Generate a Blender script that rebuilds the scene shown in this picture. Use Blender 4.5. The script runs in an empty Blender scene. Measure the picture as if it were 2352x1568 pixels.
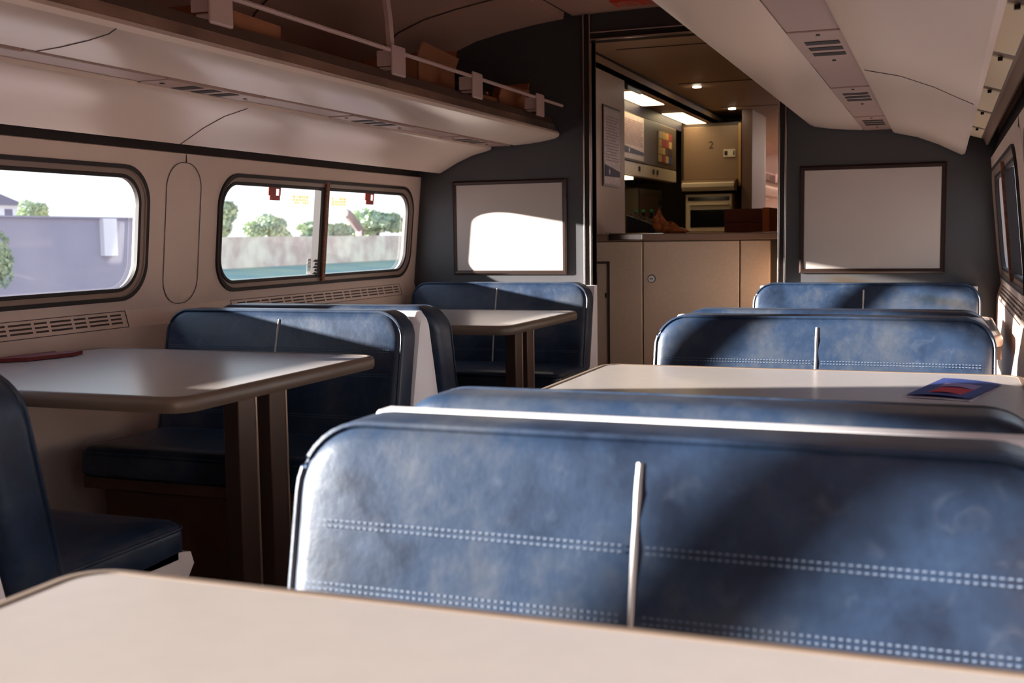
import bpy, bmesh, math, random
from mathutils import Vector, Matrix
random.seed(7)
C = bpy.context.scene.collection
PI = math.pi

# ------------------------------------------------------------------ camera
CY, CP, CR = 0.36488545, 0.09289305, -0.01367387
f_ = Vector((-math.sin(CY)*math.cos(CP), math.cos(CY)*math.cos(CP), -math.sin(CP)))
r_ = Vector((math.cos(CY), math.sin(CY), 0)); u_ = r_.cross(f_)
r2 = r_*math.cos(CR)+u_*math.sin(CR); u2 = -r_*math.sin(CR)+u_*math.cos(CR)
cam = bpy.data.objects.new('camera', bpy.data.cameras.new('camera')); C.objects.link(cam)
M = Matrix((r2, u2, -f_)).transposed().to_4x4(); M.translation = Vector((0, 0, 1.0592))
cam.matrix_world = M
cam.data.sensor_width = 36; cam.data.lens = 2594.21/2352*36
cam.data.clip_start = 0.02; cam.data.clip_end = 500
cam.data.dof.use_dof = True; cam.data.dof.focus_distance = 3.3; cam.data.dof.aperture_fstop = 6.5
bpy.context.scene.camera = cam

# ------------------------------------------------------------------ light
sc = bpy.context.scene
sc.view_settings.view_transform = 'Standard'; sc.view_settings.look = 'None'
sc.view_settings.gamma = 1; sc.view_settings.exposure = 1.0; sc.view_settings.use_curve_mapping = False
w = bpy.data.worlds.new('sky'); sc.world = w; w.use_nodes = True
nt = w.node_tree; bg = nt.nodes['Background']
tc = nt.nodes.new('ShaderNodeTexCoord'); sp = nt.nodes.new('ShaderNodeSeparateXYZ'); rp = nt.nodes.new('ShaderNodeValToRGB')
nt.links.new(tc.outputs['Generated'], sp.inputs[0]); nt.links.new(sp.outputs['Z'], rp.inputs[0]); nt.links.new(rp.outputs[0], bg.inputs[0])
rp.color_ramp.elements[0].position = 0.0; rp.color_ramp.elements[0].color = (0.90, 0.94, 0.97, 1)
rp.color_ramp.elements[1].position = 0.7; rp.color_ramp.elements[1].color = (0.50, 0.66, 0.95, 1)
bg.inputs[1].default_value = 0.85
sun = bpy.data.objects.new('sun', bpy.data.lights.new('sun', 'SUN')); C.objects.link(sun)
sun.data.energy = 20; sun.data.color = (1.0, 0.95, 0.89); sun.data.angle = math.radians(1.0)
sun.rotation_euler = Vector((1, .34, -.182)).to_track_quat('-Z', 'Y').to_euler()
sun.location = (-10, -3, 6)
sc.cycles.max_bounces = 10; sc.cycles.diffuse_bounces = 6; sc.cycles.transparent_max_bounces = 12

# ------------------------------------------------------------------ helpers
def lin(c): return tuple(((v/255)/12.92 if v/255 <= .04045 else ((v/255+.055)/1.055)**2.4) for v in c)
def mat(name, rgb, rough=.5, metal=0, var=0, vscale=8, bump=0, bscale=60, rgb2=None, emit=0, spec=.5, coat=0):
    m = bpy.data.materials.new(name); m.use_nodes = True; n = m.node_tree.nodes; l = m.node_tree.links
    p = n['Principled BSDF']; c = lin(rgb)
    p.inputs['Base Color'].default_value = (*c, 1); p.inputs['Roughness'].default_value = rough
    p.inputs['Metallic'].default_value = metal; p.inputs['Specular IOR Level'].default_value = spec
    p.inputs['Coat Weight'].default_value = coat
    co = n.new('ShaderNodeTexCoord')
    if var or rgb2:
        nz = n.new('ShaderNodeTexNoise'); nz.inputs['Scale'].default_value = vscale; nz.inputs['Detail'].default_value = 6
        l.new(co.outputs['Object'], nz.inputs['Vector'])
        cr = n.new('ShaderNodeValToRGB'); l.new(nz.outputs['Fac'], cr.inputs[0])
        c2 = lin(rgb2) if rgb2 else tuple(v*(1-var) for v in c)
        cr.color_ramp.elements[0].position = .35; cr.color_ramp.elements[0].color = (*c2, 1)
        cr.color_ramp.elements[1].position = .65; cr.color_ramp.elements[1].color = (*c, 1)
        l.new(cr.outputs[0], p.inputs['Base Color'])
    if bump:
        nb = n.new('ShaderNodeTexNoise'); nb.inputs['Scale'].default_value = bscale; nb.inputs['Detail'].default_value = 4
        l.new(co.outputs['Object'], nb.inputs['Vector'])
        bp = n.new('ShaderNodeBump'); bp.inputs['Strength'].default_value = bump; bp.inputs['Distance'].default_value = .004
        l.new(nb.outputs['Fac'], bp.inputs['Height']); l.new(bp.outputs[0], p.inputs['Normal'])
    if emit:
        p.inputs['Emission Color'].default_value = (*c, 1); p.inputs['Emission Strength'].default_value = emit
    return m

MT = {}
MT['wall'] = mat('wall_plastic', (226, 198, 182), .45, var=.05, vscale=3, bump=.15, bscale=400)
MT['panel'] = mat('bin_plastic', (224, 200, 184), .30, var=.03, vscale=2)
MT['vent'] = mat('vent_plastic', (168, 138, 126), .4)
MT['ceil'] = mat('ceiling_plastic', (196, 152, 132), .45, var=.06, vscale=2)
MT['groove'] = mat('groove_dark', (70, 52, 46), .7)
MT['rubber'] = mat('window_rubber', (34, 20, 17), .6)
MT['taupe'] = mat('window_taupe', (150, 126, 112), .45)
MT['reveal'] = mat('window_reveal', (176, 160, 150), .5)
MT['brown'] = mat('divider_brown', (150, 98, 72), .6, rgb2=(110, 66, 48), vscale=90)
MT['red'] = mat('handle_red', (170, 44, 26), .4)
MT['dark'] = mat('dark_gap', (38, 28, 26), .7)
MT['charcoal'] = mat('end_wall_vinyl', (64, 62, 64), .4, bump=.2, bscale=500, var=.08, vscale=4)
MT['board'] = mat('blank_board', (188, 176, 168), .42, var=.05, vscale=5)
MT['bronze'] = mat('frame_bronze', (58, 42, 36), .3, metal=.5)
MT['chrome'] = mat('chrome', (200, 190, 180), .22, metal=1)
MT['dchrome'] = mat('brushed_metal', (206, 180, 160), .3, metal=.85, var=.35, vscale=5)
MT['steel'] = mat('bracket_pink', (190, 160, 150), .4)
MT['fascia'] = mat('fascia_brown', (82, 60, 50), .45)
MT['rack'] = mat('rack_brown', (120, 90, 76), .5)
MT['table'] = mat('laminate', (164, 154, 149), .27, var=.03, vscale=30, spec=.95)
MT['bumper'] = mat('table_bumper', (112, 94, 80), .4)
MT['leg'] = mat('leg_metal', (92, 74, 66), .35, metal=.6)
MT['legedge'] = mat('leg_edge', (190, 168, 148), .3, metal=.8)
MT['shell'] = mat('bench_shell', (242, 236, 238), .35, bump=.05)
MT['base'] = mat('bench_base', (96, 64, 46), .6, var=.3, vscale=6)
MT['piping'] = mat('piping_grey', (168, 164, 164), .4)
MT['floor'] = mat('carpet', (46, 34, 34), .95, var=.3, vscale=60, bump=.4, bscale=200)
MT['counter'] = mat('counter_laminate', (226, 196, 170), .4, var=.06, vscale=90)
MT['counteredge'] = mat('counter_edge', (150, 118, 98), .3)
MT['galley'] = mat('galley_laminate', (146, 118, 92), .45, var=.05, vscale=60)
MT['galleyc'] = mat('galley_ceiling', (196, 156, 122), .5, var=.05, vscale=4)
MT['galleyd'] = mat('galley_dark_panel', (74, 60, 46), .4)
MT['white'] = mat('white_enamel', (226, 210, 184), .3)
MT['black'] = mat('black_glass', (14, 14, 14), .12)
MT['navy'] = mat('navy_band', (28, 26, 56), .5)
MT['paper'] = mat('paper', (246, 232, 228), .35, rgb2=(214, 192, 194), vscale=60)
MT['print'] = mat('poster_print', (196, 160, 166), .6)
MT['posterblue'] = mat('poster_blue', (42, 62, 110), .5)
MT['gold'] = mat('gold_edge', (196, 150, 86), .35)
MT['lamp'] = mat('lamp_panel', (255, 226, 176), .5, emit=3.0)
MT['spot'] = mat('spot_lamp', (255, 246, 224), .5, emit=22)
MT['cell'] = mat('unlit_diffuser_glow', (222, 196, 164), .5, emit=.06)  # light cells are off; a faint painted glow brightens them
MT['card'] = mat('cardboard', (150, 92, 58), .8, var=.12, vscale=20)
MT['card2'] = mat('cardboard_dark', (112, 52, 30), .8, var=.12, vscale=20)
MT['card3'] = mat('cardboard_edge', (196, 108, 50), .8)
MT['bag'] = mat('dark_bag', (26, 24, 34), .6, bump=.5, bscale=20)
MT['orange'] = mat('orange_net', (232, 146, 84), .5, rgb2=(160, 78, 40), vscale=40, bump=.8, bscale=60)
MT['glint'] = mat('orange_light_dot', (240, 110, 60), .5)
MT['green'] = mat('green_cap', (60, 190, 90), .2)
MT['darkgreen'] = mat('dark_bottle', (24, 40, 26), .15)
MT['fabric'] = mat('pale_wrapper', (200, 180, 150), .5, rgb2=(120, 100, 80), vscale=40)
MT['blue'] = mat('brochure_blue', (66, 84, 150), .45)
MT['bred'] = mat('brochure_red', (230, 60, 70), .45)
MT['lilac'] = mat('brochure_lilac', (176, 150, 190), .5)
MT['dred'] = mat('dark_red_strap', (110, 20, 24), .6)
MT['signred'] = mat('sign_red', (206, 62, 34), .5)
MT['signtext'] = mat('sign_text', (188, 140, 120), .5)
MT['sticky'] = mat('decal_white', (235, 232, 228), .5)

def leather():
    m = mat('blue_leather', (40, 66, 104), .36)
    n = m.node_tree.nodes; l = m.node_tree.links; p = n['Principled BSDF']
    co = n.new('ShaderNodeTexCoord')
    nz = n.new('ShaderNodeTexNoise'); nz.inputs['Scale'].default_value = 5; nz.inputs['Detail'].default_value = 8; nz.inputs['Roughness'].default_value = .65
    l.new(co.outputs['Object'], nz.inputs['Vector'])
    cr = n.new('ShaderNodeValToRGB'); l.new(nz.outputs['Fac'], cr.inputs[0]); e = cr.color_ramp.elements
    e[0].position = .3; e[0].color = (*lin((18, 26, 42)), 1); e[1].position = .72; e[1].color = (*lin((68, 72, 80)), 1)
    x = e.new(.5); x.color = (*lin((34, 49, 71)), 1)
    # scuffs
    ns = n.new('ShaderNodeTexNoise'); ns.inputs['Scale'].default_value = 26; ns.inputs['Detail'].default_value = 10; ns.inputs['Distortion'].default_value = .8
    l.new(co.outputs['Object'], ns.inputs['Vector'])
    cs = n.new('ShaderNodeValToRGB'); l.new(ns.outputs['Fac'], cs.inputs[0]); cs.color_ramp.elements[0].position = .60; cs.color_ramp.elements[1].position = .8
    cs.color_ramp.elements[1].color = (.08, .08, .08, 1)
    mx = n.new('ShaderNodeMix'); mx.data_type = 'RGBA'
    l.new(cs.outputs[0], mx.inputs[0]); l.new(cr.outputs[0], mx.inputs[6]); mx.inputs[7].default_value = (*lin((150, 152, 158)), 1)
    l.new(mx.outputs[2], p.inputs['Base Color'])
    nb = n.new('ShaderNodeTexNoise'); nb.inputs['Scale'].default_value = 9; nb.inputs['Detail'].default_value = 9; nb.inputs['Roughness'].default_value = .6
    l.new(co.outputs['Object'], nb.inputs['Vector'])
    bp = n.new('ShaderNodeBump'); bp.inputs['Strength'].default_value = .28; bp.inputs['Distance'].default_value = .008
    l.new(nb.outputs['Fac'], bp.inputs['Height']); l.new(bp.outputs[0], p.inputs['Normal'])
    rr = n.new('ShaderNodeMapRange'); l.new(nz.outputs['Fac'], rr.inputs[0]); rr.inputs[3].default_value = .28; rr.inputs[4].default_value = .46
    l.new(rr.outputs[0], p.inputs['Roughness'])
    p.inputs['Specular IOR Level'].default_value = .4
    return m
MT['leather'] = leather()
MT['stitch'] = mat('stitch_thread', (82, 94, 114), .6)
def glassmat(name='window_glass', tint=(1, 1, 1)):
    m = bpy.data.materials.new(name); m.use_nodes = True; n = m.node_tree.nodes; l = m.node_tree.links
    n.remove(n['Principled BSDF']); t = n.new('ShaderNodeBsdfTransparent'); t.inputs[0].default_value = (*tint, 1)
    g = n.new('ShaderNodeBsdfGlossy'); g.inputs['Roughness'].default_value = .03
    fr = n.new('ShaderNodeLayerWeight'); fr.inputs[0].default_value = .5
    pw = n.new('ShaderNodeMath'); pw.operation = 'POWER'; pw.inputs[1].default_value = 5; l.new(fr.outputs['Facing'], pw.inputs[0])
    ma = n.new('ShaderNodeMath'); ma.operation = 'MULTIPLY_ADD'; ma.inputs[1].default_value = .9; ma.inputs[2].default_value = .03; l.new(pw.outputs[0], ma.inputs[0])
    mx = n.new('ShaderNodeMixShader'); l.new(ma.outputs[0], mx.inputs[0]); l.new(t.outputs[0], mx.inputs[1]); l.new(g.outputs[0], mx.inputs[2])
    l.new(mx.outputs[0], n['Material Output'].inputs[0]); return m
MT['glass'] = glassmat(tint=(.96, .98, .985))
MT['film'] = glassmat('sticker_film', (1, .85, .62))
MT['filmtext'] = glassmat('sticker_print', (1, .66, .38))

def link(name, bm, m, parent=None, smooth=False):
    me = bpy.data.meshes.new(name); bmesh.ops.recalc_face_normals(bm, faces=bm.faces[:]); bm.to_mesh(me); bm.free()
    for mm in (m if isinstance(m, (list, tuple)) else [m]): me.materials.append(mm)
    if smooth:
        me.polygons.foreach_set('use_smooth', [True]*len(me.polygons))
        me.set_sharp_from_angle(angle=math.radians(40))
    o = bpy.data.objects.new(name, me); C.objects.link(o)
    if parent:
        o.parent = parent; o.matrix_parent_inverse = Matrix.Translation(-parent.location) if not parent.parent else Matrix.Identity(4)
        if parent.parent or parent.type == 'MESH': o.matrix_parent_inverse = Matrix.Identity(4)
    return o
def thing(name, label, cat, loc=(0, 0, 0), group=None, kind=None):
    o = bpy.data.objects.new(name, None); o.empty_display_size = .1; C.objects.link(o); o.location = loc
    if kind: o['kind'] = kind
    else: o['label'] = label; o['category'] = cat
    if group: o['group'] = group
    return o
def tag(o, label, cat, group=None, kind=None):
    if kind: o['kind'] = kind
    if label: o['label'] = label; o['category'] = cat
    if group: o['group'] = group
    return o
def struct(name, bm, m, smooth=False):
    o = link(name, bm, m, None, smooth); o['kind'] = 'structure'; return o
def box(bm, x0, x1, y0, y1, z0, z1, bev=0, seg=2):
    vs = [bm.verts.new(p) for p in ((x0,y0,z0),(x1,y0,z0),(x1,y1,z0),(x0,y1,z0),(x0,y0,z1),(x1,y0,z1),(x1,y1,z1),(x0,y1,z1))]
    fs = [bm.faces.new([vs[i] for i in q]) for q in ((0,1,2,3),(4,5,6,7),(0,1,5,4),(1,2,6,5),(2,3,7,6),(3,0,4,7))]
    if bev:
        es = set(e for f in fs for e in f.edges)
        bmesh.ops.bevel(bm, geom=list(es), offset=bev, segments=seg, affect='EDGES', profile=.5)
def bxm(*a, **k):
    bm = bmesh.new(); box(bm, *a, **k); return bm
def prism(bm, pts, axis, a, b, close=True):
    """extrude closed 2D polygon: axis 'y' pts=(x,z); 'x' pts=(y,z); 'z' pts=(x,y)"""
    def P(p, t): return (p[0], t, p[1]) if axis == 'y' else ((t, p[0], p[1]) if axis == 'x' else (p[0], p[1], t))
    A = [bm.verts.new(P(p, a)) for p in pts]; B = [bm.verts.new(P(p, b)) for p in pts]; n = len(pts)
    for i in range(n if close else n-1):
        j = (i+1) % n; bm.faces.new((A[i], A[j], B[j], B[i]))
    if close: bm.faces.new(A); bm.faces.new(B[::-1])
def prm(*a, **k):
    bm = bmesh.new(); prism(bm, *a, **k); return bm
def rrect(x0, x1, y0, y1, r, n=7):
    rs = r if isinstance(r, (tuple, list)) else (r,)*4   # bl, br, tr, tl
    out = []
    for (cx, cy, a0, q) in ((x0+rs[0], y0+rs[0], PI, rs[0]), (x1-rs[1], y0+rs[1], 1.5*PI, rs[1]), (x1-rs[2], y1-rs[2], 0, rs[2]), (x0+rs[3], y1-rs[3], .5*PI, rs[3])):
        for k in range(n+1):
            a = a0+k/n*PI/2; out.append((cx+q*math.cos(a), cy+q*math.sin(a)))
    return out
def loft(bm, loops, cap0=True, cap1=True, mats=None):
    V = [[bm.verts.new(p) for p in L] for L in loops]; n = len(V[0])
    for k in range(len(V)-1):
        for i in range(n):
            j = (i+1) % n; f = bm.faces.new((V[k][i], V[k][j], V[k+1][j], V[k+1][i]))
            if mats: f.material_index = mats[k]
    if cap0: bm.faces.new(V[0][::-1])
    if cap1:
        f = bm.faces.new(V[-1])
        if mats: f.material_index = mats[-1]
def tube(bm, pts, r, n=8):
    pts = [Vector(p) for p in pts]; rings = []
    for i, p in enumerate(pts):
        d = (pts[min(i+1, len(pts)-1)]-pts[max(i-1, 0)]).normalized()
        a = d.cross(Vector((0, 0, 1)) if abs(d.z) < .9 else Vector((1, 0, 0))).normalized(); b = d.cross(a)
        rings.append([p+a*r*math.cos(2*PI*k/n)+b*r*math.sin(2*PI*k/n) for k in range(n)])
    loft(bm, rings)
def tbm(*a, **k):
    bm = bmesh.new(); tube(bm, *a, **k); return bm
def text_bm(s, size, mtx, depth=.0006):
    cu = bpy.data.curves.new('t', 'FONT'); cu.body = s; cu.size = size; cu.extrude = depth
    o = bpy.data.objects.new('t', cu); C.objects.link(o); dg = bpy.context.evaluated_depsgraph_get(); dg.update()
    me = bpy.data.meshes.new_from_object(o.evaluated_get(dg)); bm = bmesh.new(); bm.from_mesh(me)
    bpy.data.objects.remove(o); bpy.data.curves.remove(cu); bpy.data.meshes.remove(me)
    bmesh.ops.transform(bm, matrix=mtx, verts=bm.verts); return bm

# ------------------------------------------------------------------ car body
XC = -1.11; YE = 5.05; YB = -2.6
def S(z): return 1.33-.098*(z-.87)
def WX(sg, z, d=0): return XC+sg*(S(z)+d)
HZ0, HZ1 = .87, 1.30
HOLES = [(3.40, 4.98, 4.14), (1.60, 3.025, 2.295), (-.34, 1.22, .362), (-2.3, -.72, -1.5)]
def wall(sg, name, holes=HOLES, ya=YB, yb=YE):
    cu = bpy.data.curves.new('w', 'CURVE'); cu.dimensions = '2D'; cu.fill_mode = 'BOTH'
    def spl(pts):
        s = cu.splines.new('POLY'); s.points.add(len(pts)-1); s.use_cyclic_u = True
        for i, p in enumerate(pts): s.points[i].co = (p[0], p[1], 0, 1)
    spl([(ya, .84), (yb, .84), (yb, 1.350), (ya, 1.350)])
    for a, b, c in holes: spl(rrect(a, b, HZ0, HZ1, .12, 10))
    o = bpy.data.objects.new('w', cu); C.objects.link(o); dg = bpy.context.evaluated_depsgraph_get(); dg.update()
    me = bpy.data.meshes.new_from_object(o.evaluated_get(dg)); bm = bmesh.new(); bm.from_mesh(me)
    bpy.data.objects.remove(o); bpy.data.curves.remove(cu); bpy.data.meshes.remove(me)
    for v in bm.verts:
        y, z = v.co.x, v.co.y; v.co = (WX(sg, z), y, z)
    # sill flare and lower wall, upper return
    prof = [(WX(sg, .84), .84), (XC+sg*1.318, .785), (XC+sg*1.318, .0)]
    prism(bm, prof, 'y', ya, yb, close=False)
    prism(bm, [(WX(sg, 1.350), 1.350), (WX(sg, 1.352, .006), 1.353), (WX(sg, 1.352, .012), 1.350)], 'y', ya, yb, close=False)
    o = struct(name, bm, MT['wall'])
    bm = bmesh.new(); prism(bm, [(WX(sg, 1.350, .010), 1.346), (WX(sg, 1.36, .020), 1.41), (XC+sg*1.31, 1.45)], 'y', ya, yb, close=False)
    global tn; tn[0] += 1; struct('trim_%d' % tn[0], bm, MT['dark'])  # dark sheet: shadow in the gap above the wall, put into colour
    return o
tn = [0]
wl = wall(-1, 'wall_left'); wr = wall(1, 'wall_right')

wn = [0]
def window(sg, a, b, dv, detail=True, divided=True, bw=1):
    wn[0] += 1; nm = 'window_%d' % wn[0]
    t = thing(nm, '', '', (WX(sg, .87), (a+b)/2, .87), kind='structure')
    def L(ins, d, r): return [(WX(sg, z, d), y, z) for y, z in rrect(a+ins, b-ins, HZ0+ins, HZ1-ins, r, 10)]
    bm = bmesh.new()
    loft(bm, [L(0, 0, .12), L(.001, -.008, .12), L(.014, -.007, .112)], False, False); link('rubber_seal', bm, MT['rubber'], t, True)
    bm = bmesh.new(); loft(bm, [L(.014, -.007, .112), L(.015, .002, .11), L(.029, .006, .095)], False, False); link('window_frame', bm, MT['taupe'], t, True)
    bm = bmesh.new(); loft(bm, [L(.029, .006, .095), L(.031, .002, .093), L(.041, .004, .085), L(.041, .018, .085)], False, False); link('inner_seal', bm, MT['rubber'], t, True)
    bm = bmesh.new(); loft(bm, [L(.041, .018, .085), L(.037, .019, .09), L(.035, .031, .092)], False, False); link('reveal', bm, MT['reveal'], t, True)
    bm = bmesh.new(); bm.faces.new([bm.verts.new(p) for p in L(.034, .031, .092)]); link('glass_pane', bm, MT['glass'], t)
    if divided:
        bm = bmesh.new()
        for (y0, y1, d0, d1, mi) in ((dv-.030*bw, dv+.002, .0, .04, 0), (dv+.002, dv+.026*bw, -.008, .04, 1)):
            z0, z1 = (.905, 1.265) if mi == 0 else (.882, 1.292)
            vs = [bm.verts.new((WX(sg, z, d), y, z)) for z in (z0, z1) for (y, d) in ((y0, d0), (y1, d0), (y1, d1-.009), (y0, d1-.009))]
            for q in ((0,1,2,3),(4,5,6,7),(0,1,5,4),(1,2,6,5),(2,3,7,6),(3,0,4,7)):
                f = bm.faces.new([vs[i] for i in q]); f.material_index = mi
        link('divider', bm, [MT['rubber'], MT['brown']], t)
    if detail:
        for yc in (dv-.355, dv+.42):
            bm = bmesh.new(); z1 = 1.262
            # red pull handle with a round finger hole
            out = [(yc-.055, z1), (yc-.035, z1-.018), (yc-.035, z1-.055), (yc+.035, z1-.055), (yc+.038, z1-.02), (yc+.026, z1)]
            for (p, q, d) in (((yc-.035, z1-.052), (yc+.035, z1-.034), 0), ((yc-.045, z1-.034), (yc+.006, z1), 0), ((yc+.028, z1-.034), (yc+.038, z1), 0), ((yc+.006, z1-.008), (yc+.028, z1), 0)):
                vs = [bm.verts.new((WX(sg, z, dd), y, z)) for dd in (.012, .015) for (y, z) in ((p[0], p[1]), (q[0], p[1]), (q[0], q[1]), (p[0], q[1]))]
                for qq in ((0,1,2,3),(4,5,6,7),(0,1,5,4),(1,2,6,5),(2,3,7,6),(3,0,4,7)): bm.faces.new([vs[i] for i in qq])
            o = link('pull_handle', bm, MT['red'], t); o['label'] = 'red pull handle'
        for y0 in (dv-.215, dv+.095):
            bm = bmesh.new(); rects = [(y0, y0+.145, 1.198, 1.236, .040)]
            bm.faces.new([bm.verts.new((WX(sg, z, .029), y, z)) for (y, z) in ((y0, 1.196), (y0+.145, 1.196), (y0+.145, 1.238), (y0, 1.238))])
            random.seed(int(y0*100))
            for row in (1.224, 1.212, 1.201):
                y = y0+.012
                while y < y0+.128:
                    ln = random.uniform(.008, .022)
                    if random.random() < .85:
                        f = bm.faces.new([bm.verts.new((WX(sg, z, .027), yy, z)) for (yy, z) in ((y, row), (y+ln, row), (y+ln, row+.008), (y, row+.008))]); f.material_index = 1
                    y += ln+.005
            o = link('sticker', bm, [MT['film'], MT['filmtext']], t); o['label'] = 'faded orange notice sticker'
        for y0 in (dv-.062, dv+.030):
            bm = bmesh.new()
            for k in range(5):
                z = .915+k*.013
                bm.faces.new([bm.verts.new((WX(sg, zz, .029), yy, zz)) for (yy, zz) in ((y0, z), (y0+.030-.003*(k % 2), z), (y0+.026, z+.011), (y0+.004, z+.011))])
            o = link('decal', bm, MT['sticky'], t); o['label'] = 'small white decal'
    return t
for sg in (-1, 1):
    for i, (a, b, c) in enumerate(HOLES[:3]): window(sg, a, b, c, detail=(i == 0 and sg < 0), bw=1.1 if i == 2 and sg < 0 else 1)

# pillar capsules (thin moulded groove) and sill vents
def trim(bm, m, smooth=False):
    tn[0] += 1; return struct('trim_%d' % tn[0], bm, m, smooth)
for sg in (-1, 1):
    for yc in (3.205, 1.41):
        bm = bmesh.new(); pts = rrect(yc-.095, yc+.095, .845, 1.322, .085, 8)
        A = [bm.verts.new((WX(sg, z, -.002), y, z)) for y, z in pts]
        B = [bm.verts.new((WX(sg, z, -.002), yc+(y-yc)*.965, 1.083+(z-1.083)*.988)) for y, z in pts]
        for i in range(len(pts)):
            j = (i+1) % len(pts); bm.faces.new((A[i], A[j], B[j], B[i]))
        box(bm, min(WX(sg, 1.335, -.002), WX(sg, 1.335, .01)), max(WX(sg, 1.335, -.002), WX(sg, 1.335, .01)), yc+.004, yc+.008, 1.322, 1.349)
        trim(bm, MT['groove'])
    for (a, b, c) in HOLES[:3]:
        # vent grille on the sloping sill: 3 rows of slots
        def SP(y, t, off=.0015):   # t 0 top .84 -> 1 bottom .785
            x0 = S(.84); s = x0+(1.318-x0)*t; return (XC+sg*(s-off), y, .84-.055*t-off*.3)
        bm = bmesh.new(); y = a+.14; k = 0
        while y < b-.14:
            ln = .085 if k % 2 else .05
            for t in (.18, .40, .62):
                bm.faces.new([bm.verts.new(SP(*p)) for p in ((y, t), (y+ln, t), (y+ln, t+.10), (y, t+.10))])
            y += ln+.012; k += 1
        for t0, t1 in ((.0, .04), (.92, .96)):
            bm.faces.new([bm.verts.new(SP(*p)) for p in ((a+.1, t0), (b-.1, t0), (b-.1, t1), (a+.1, t1))])
        for y in (a+.1, b-.1):
            bm.faces.new([bm.verts.new(SP(*p)) for p in ((y, 0), (y+.004, 0), (y+.004, .96), (y, .96))])
        o = link('sill_vent', bm, MT['groove']); tag(o, 'slotted air vent along the sill under the %s wall %s window' % ('left' if sg < 0 else 'right', {3.40: 'far divided', 1.60: 'middle', -.34: 'nearest'}[a]), 'vent', group='sill vents')

# ceiling
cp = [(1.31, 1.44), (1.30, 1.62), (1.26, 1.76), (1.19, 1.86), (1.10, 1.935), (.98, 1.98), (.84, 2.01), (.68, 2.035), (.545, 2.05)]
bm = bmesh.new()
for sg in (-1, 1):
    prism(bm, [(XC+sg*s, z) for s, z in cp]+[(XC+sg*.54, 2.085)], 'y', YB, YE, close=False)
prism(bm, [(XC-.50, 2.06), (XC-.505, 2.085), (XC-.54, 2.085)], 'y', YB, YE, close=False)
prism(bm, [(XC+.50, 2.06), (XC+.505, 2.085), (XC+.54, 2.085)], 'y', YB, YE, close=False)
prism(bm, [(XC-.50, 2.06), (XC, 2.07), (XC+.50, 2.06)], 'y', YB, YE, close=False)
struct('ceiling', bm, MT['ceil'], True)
bm = bmesh.new()
for sg in (-1, 1): box(bm, XC+sg*.52-.018, XC+sg*.52+.018, YB, YE, 2.078, 2.084)
trim(bm, MT['dark'])
# transverse moulding near the end wall
bm = bmesh.new()
for sg in (-1, 1):
    for yy in (3.5, 4.45):
        pr = [(XC+sg*(s-.002), z-.003) for s, z in cp]
        for i in range(len(pr)-1):
            bm.faces.new([bm.verts.new(q) for q in ((pr[i][0], yy, pr[i][1]), (pr[i][0], yy+.012, pr[i][1]), (pr[i+1][0], yy+.012, pr[i+1][1]), (pr[i+1][0], yy, pr[i+1][1]))])
trim(bm, MT['groove'])
# floor
struct('floor', bxm(-2.6, .5, YB, 14.5, -.05, 0), MT['floor'])
# rear end (behind the camera) closes the car
struct('wall_back', bxm(-2.7, .5, YB-.06, YB, 0, 2.2), MT['charcoal'])

# end wall with doorway
DX0, DX1, DZ = -1.525, -.675, 1.945
bm = bmesh.new()
prism(bm, [(-2.455, 0), (DX0, 0), (DX0, DZ), (DX1, DZ), (DX1, 0), (.235, 0), (.235, 2.15), (-2.455, 2.15)], 'y', YE, YE+.07)
struct('wall_end', bm, MT['charcoal'])
dt = thing('door_1', '', '', (XC, YE, 0), kind='structure')
bm = bmesh.new()
box(bm, DX0-.028, DX0, YE-.012, YE+.08, 0, 2.06); box(bm, DX1, DX1+.028, YE-.012, YE+.08, 0, 2.06)
box(bm, DX0, DX1, YE-.012, YE+.08, DZ-.002, DZ+.028)
link('door_frame', bm, MT['rubber'], dt)
bm = bmesh.new()
for x in (DX0-.034, DX0-.004, DX1-.002, DX1+.026): box(bm, x, x+.008, YE-.022, YE, 0, 2.06, .002)
for z in (DZ-.004, DZ+.026): box(bm, DX0, DX1, YE-.022, YE, z, z+.007, .002)
link('metal_edge', bm, MT['chrome'], dt)

# blank boards on the end wall
def board(x0, x1, z0, z1, label):
    t = thing('display_board', label, 'board', ((x0+x1)/2, YE, z0))
    link('panel', bxm(x0+.02, x1-.02, YE-.012, YE-.001, z0+.02, z1-.02), MT['board'], t)
    bm = bmesh.new(); fw = .022
    A = [(x0, z0), (x1, z0), (x1, z1), (x0, z1)]; 
    def off(k): return [(x0+k, z0+k), (x1-k, z0+k), (x1-k, z1-k), (x0+k, z1-k)]
    loops = [[(p[0], YE-.001, p[1]) for p in A], [(p[0], YE-.010, p[1]) for p in A], [(p[0], YE-.017, p[1]) for p in off(.007)], [(p[0], YE-.016, p[1]) for p in off(fw-.005)], [(p[0], YE-.008, p[1]) for p in off(fw)]]
    loft(bm, loops, False, False); link('frame', bm, MT['bronze'], t)
    return t
board(-2.222, -1.645, .877, 1.325, 'blank board in a bronze frame left of the doorway, half in sunlight')
board(-.585, .007, .882, 1.342, 'blank grey board in a bronze frame right of the doorway, in shade')

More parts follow.
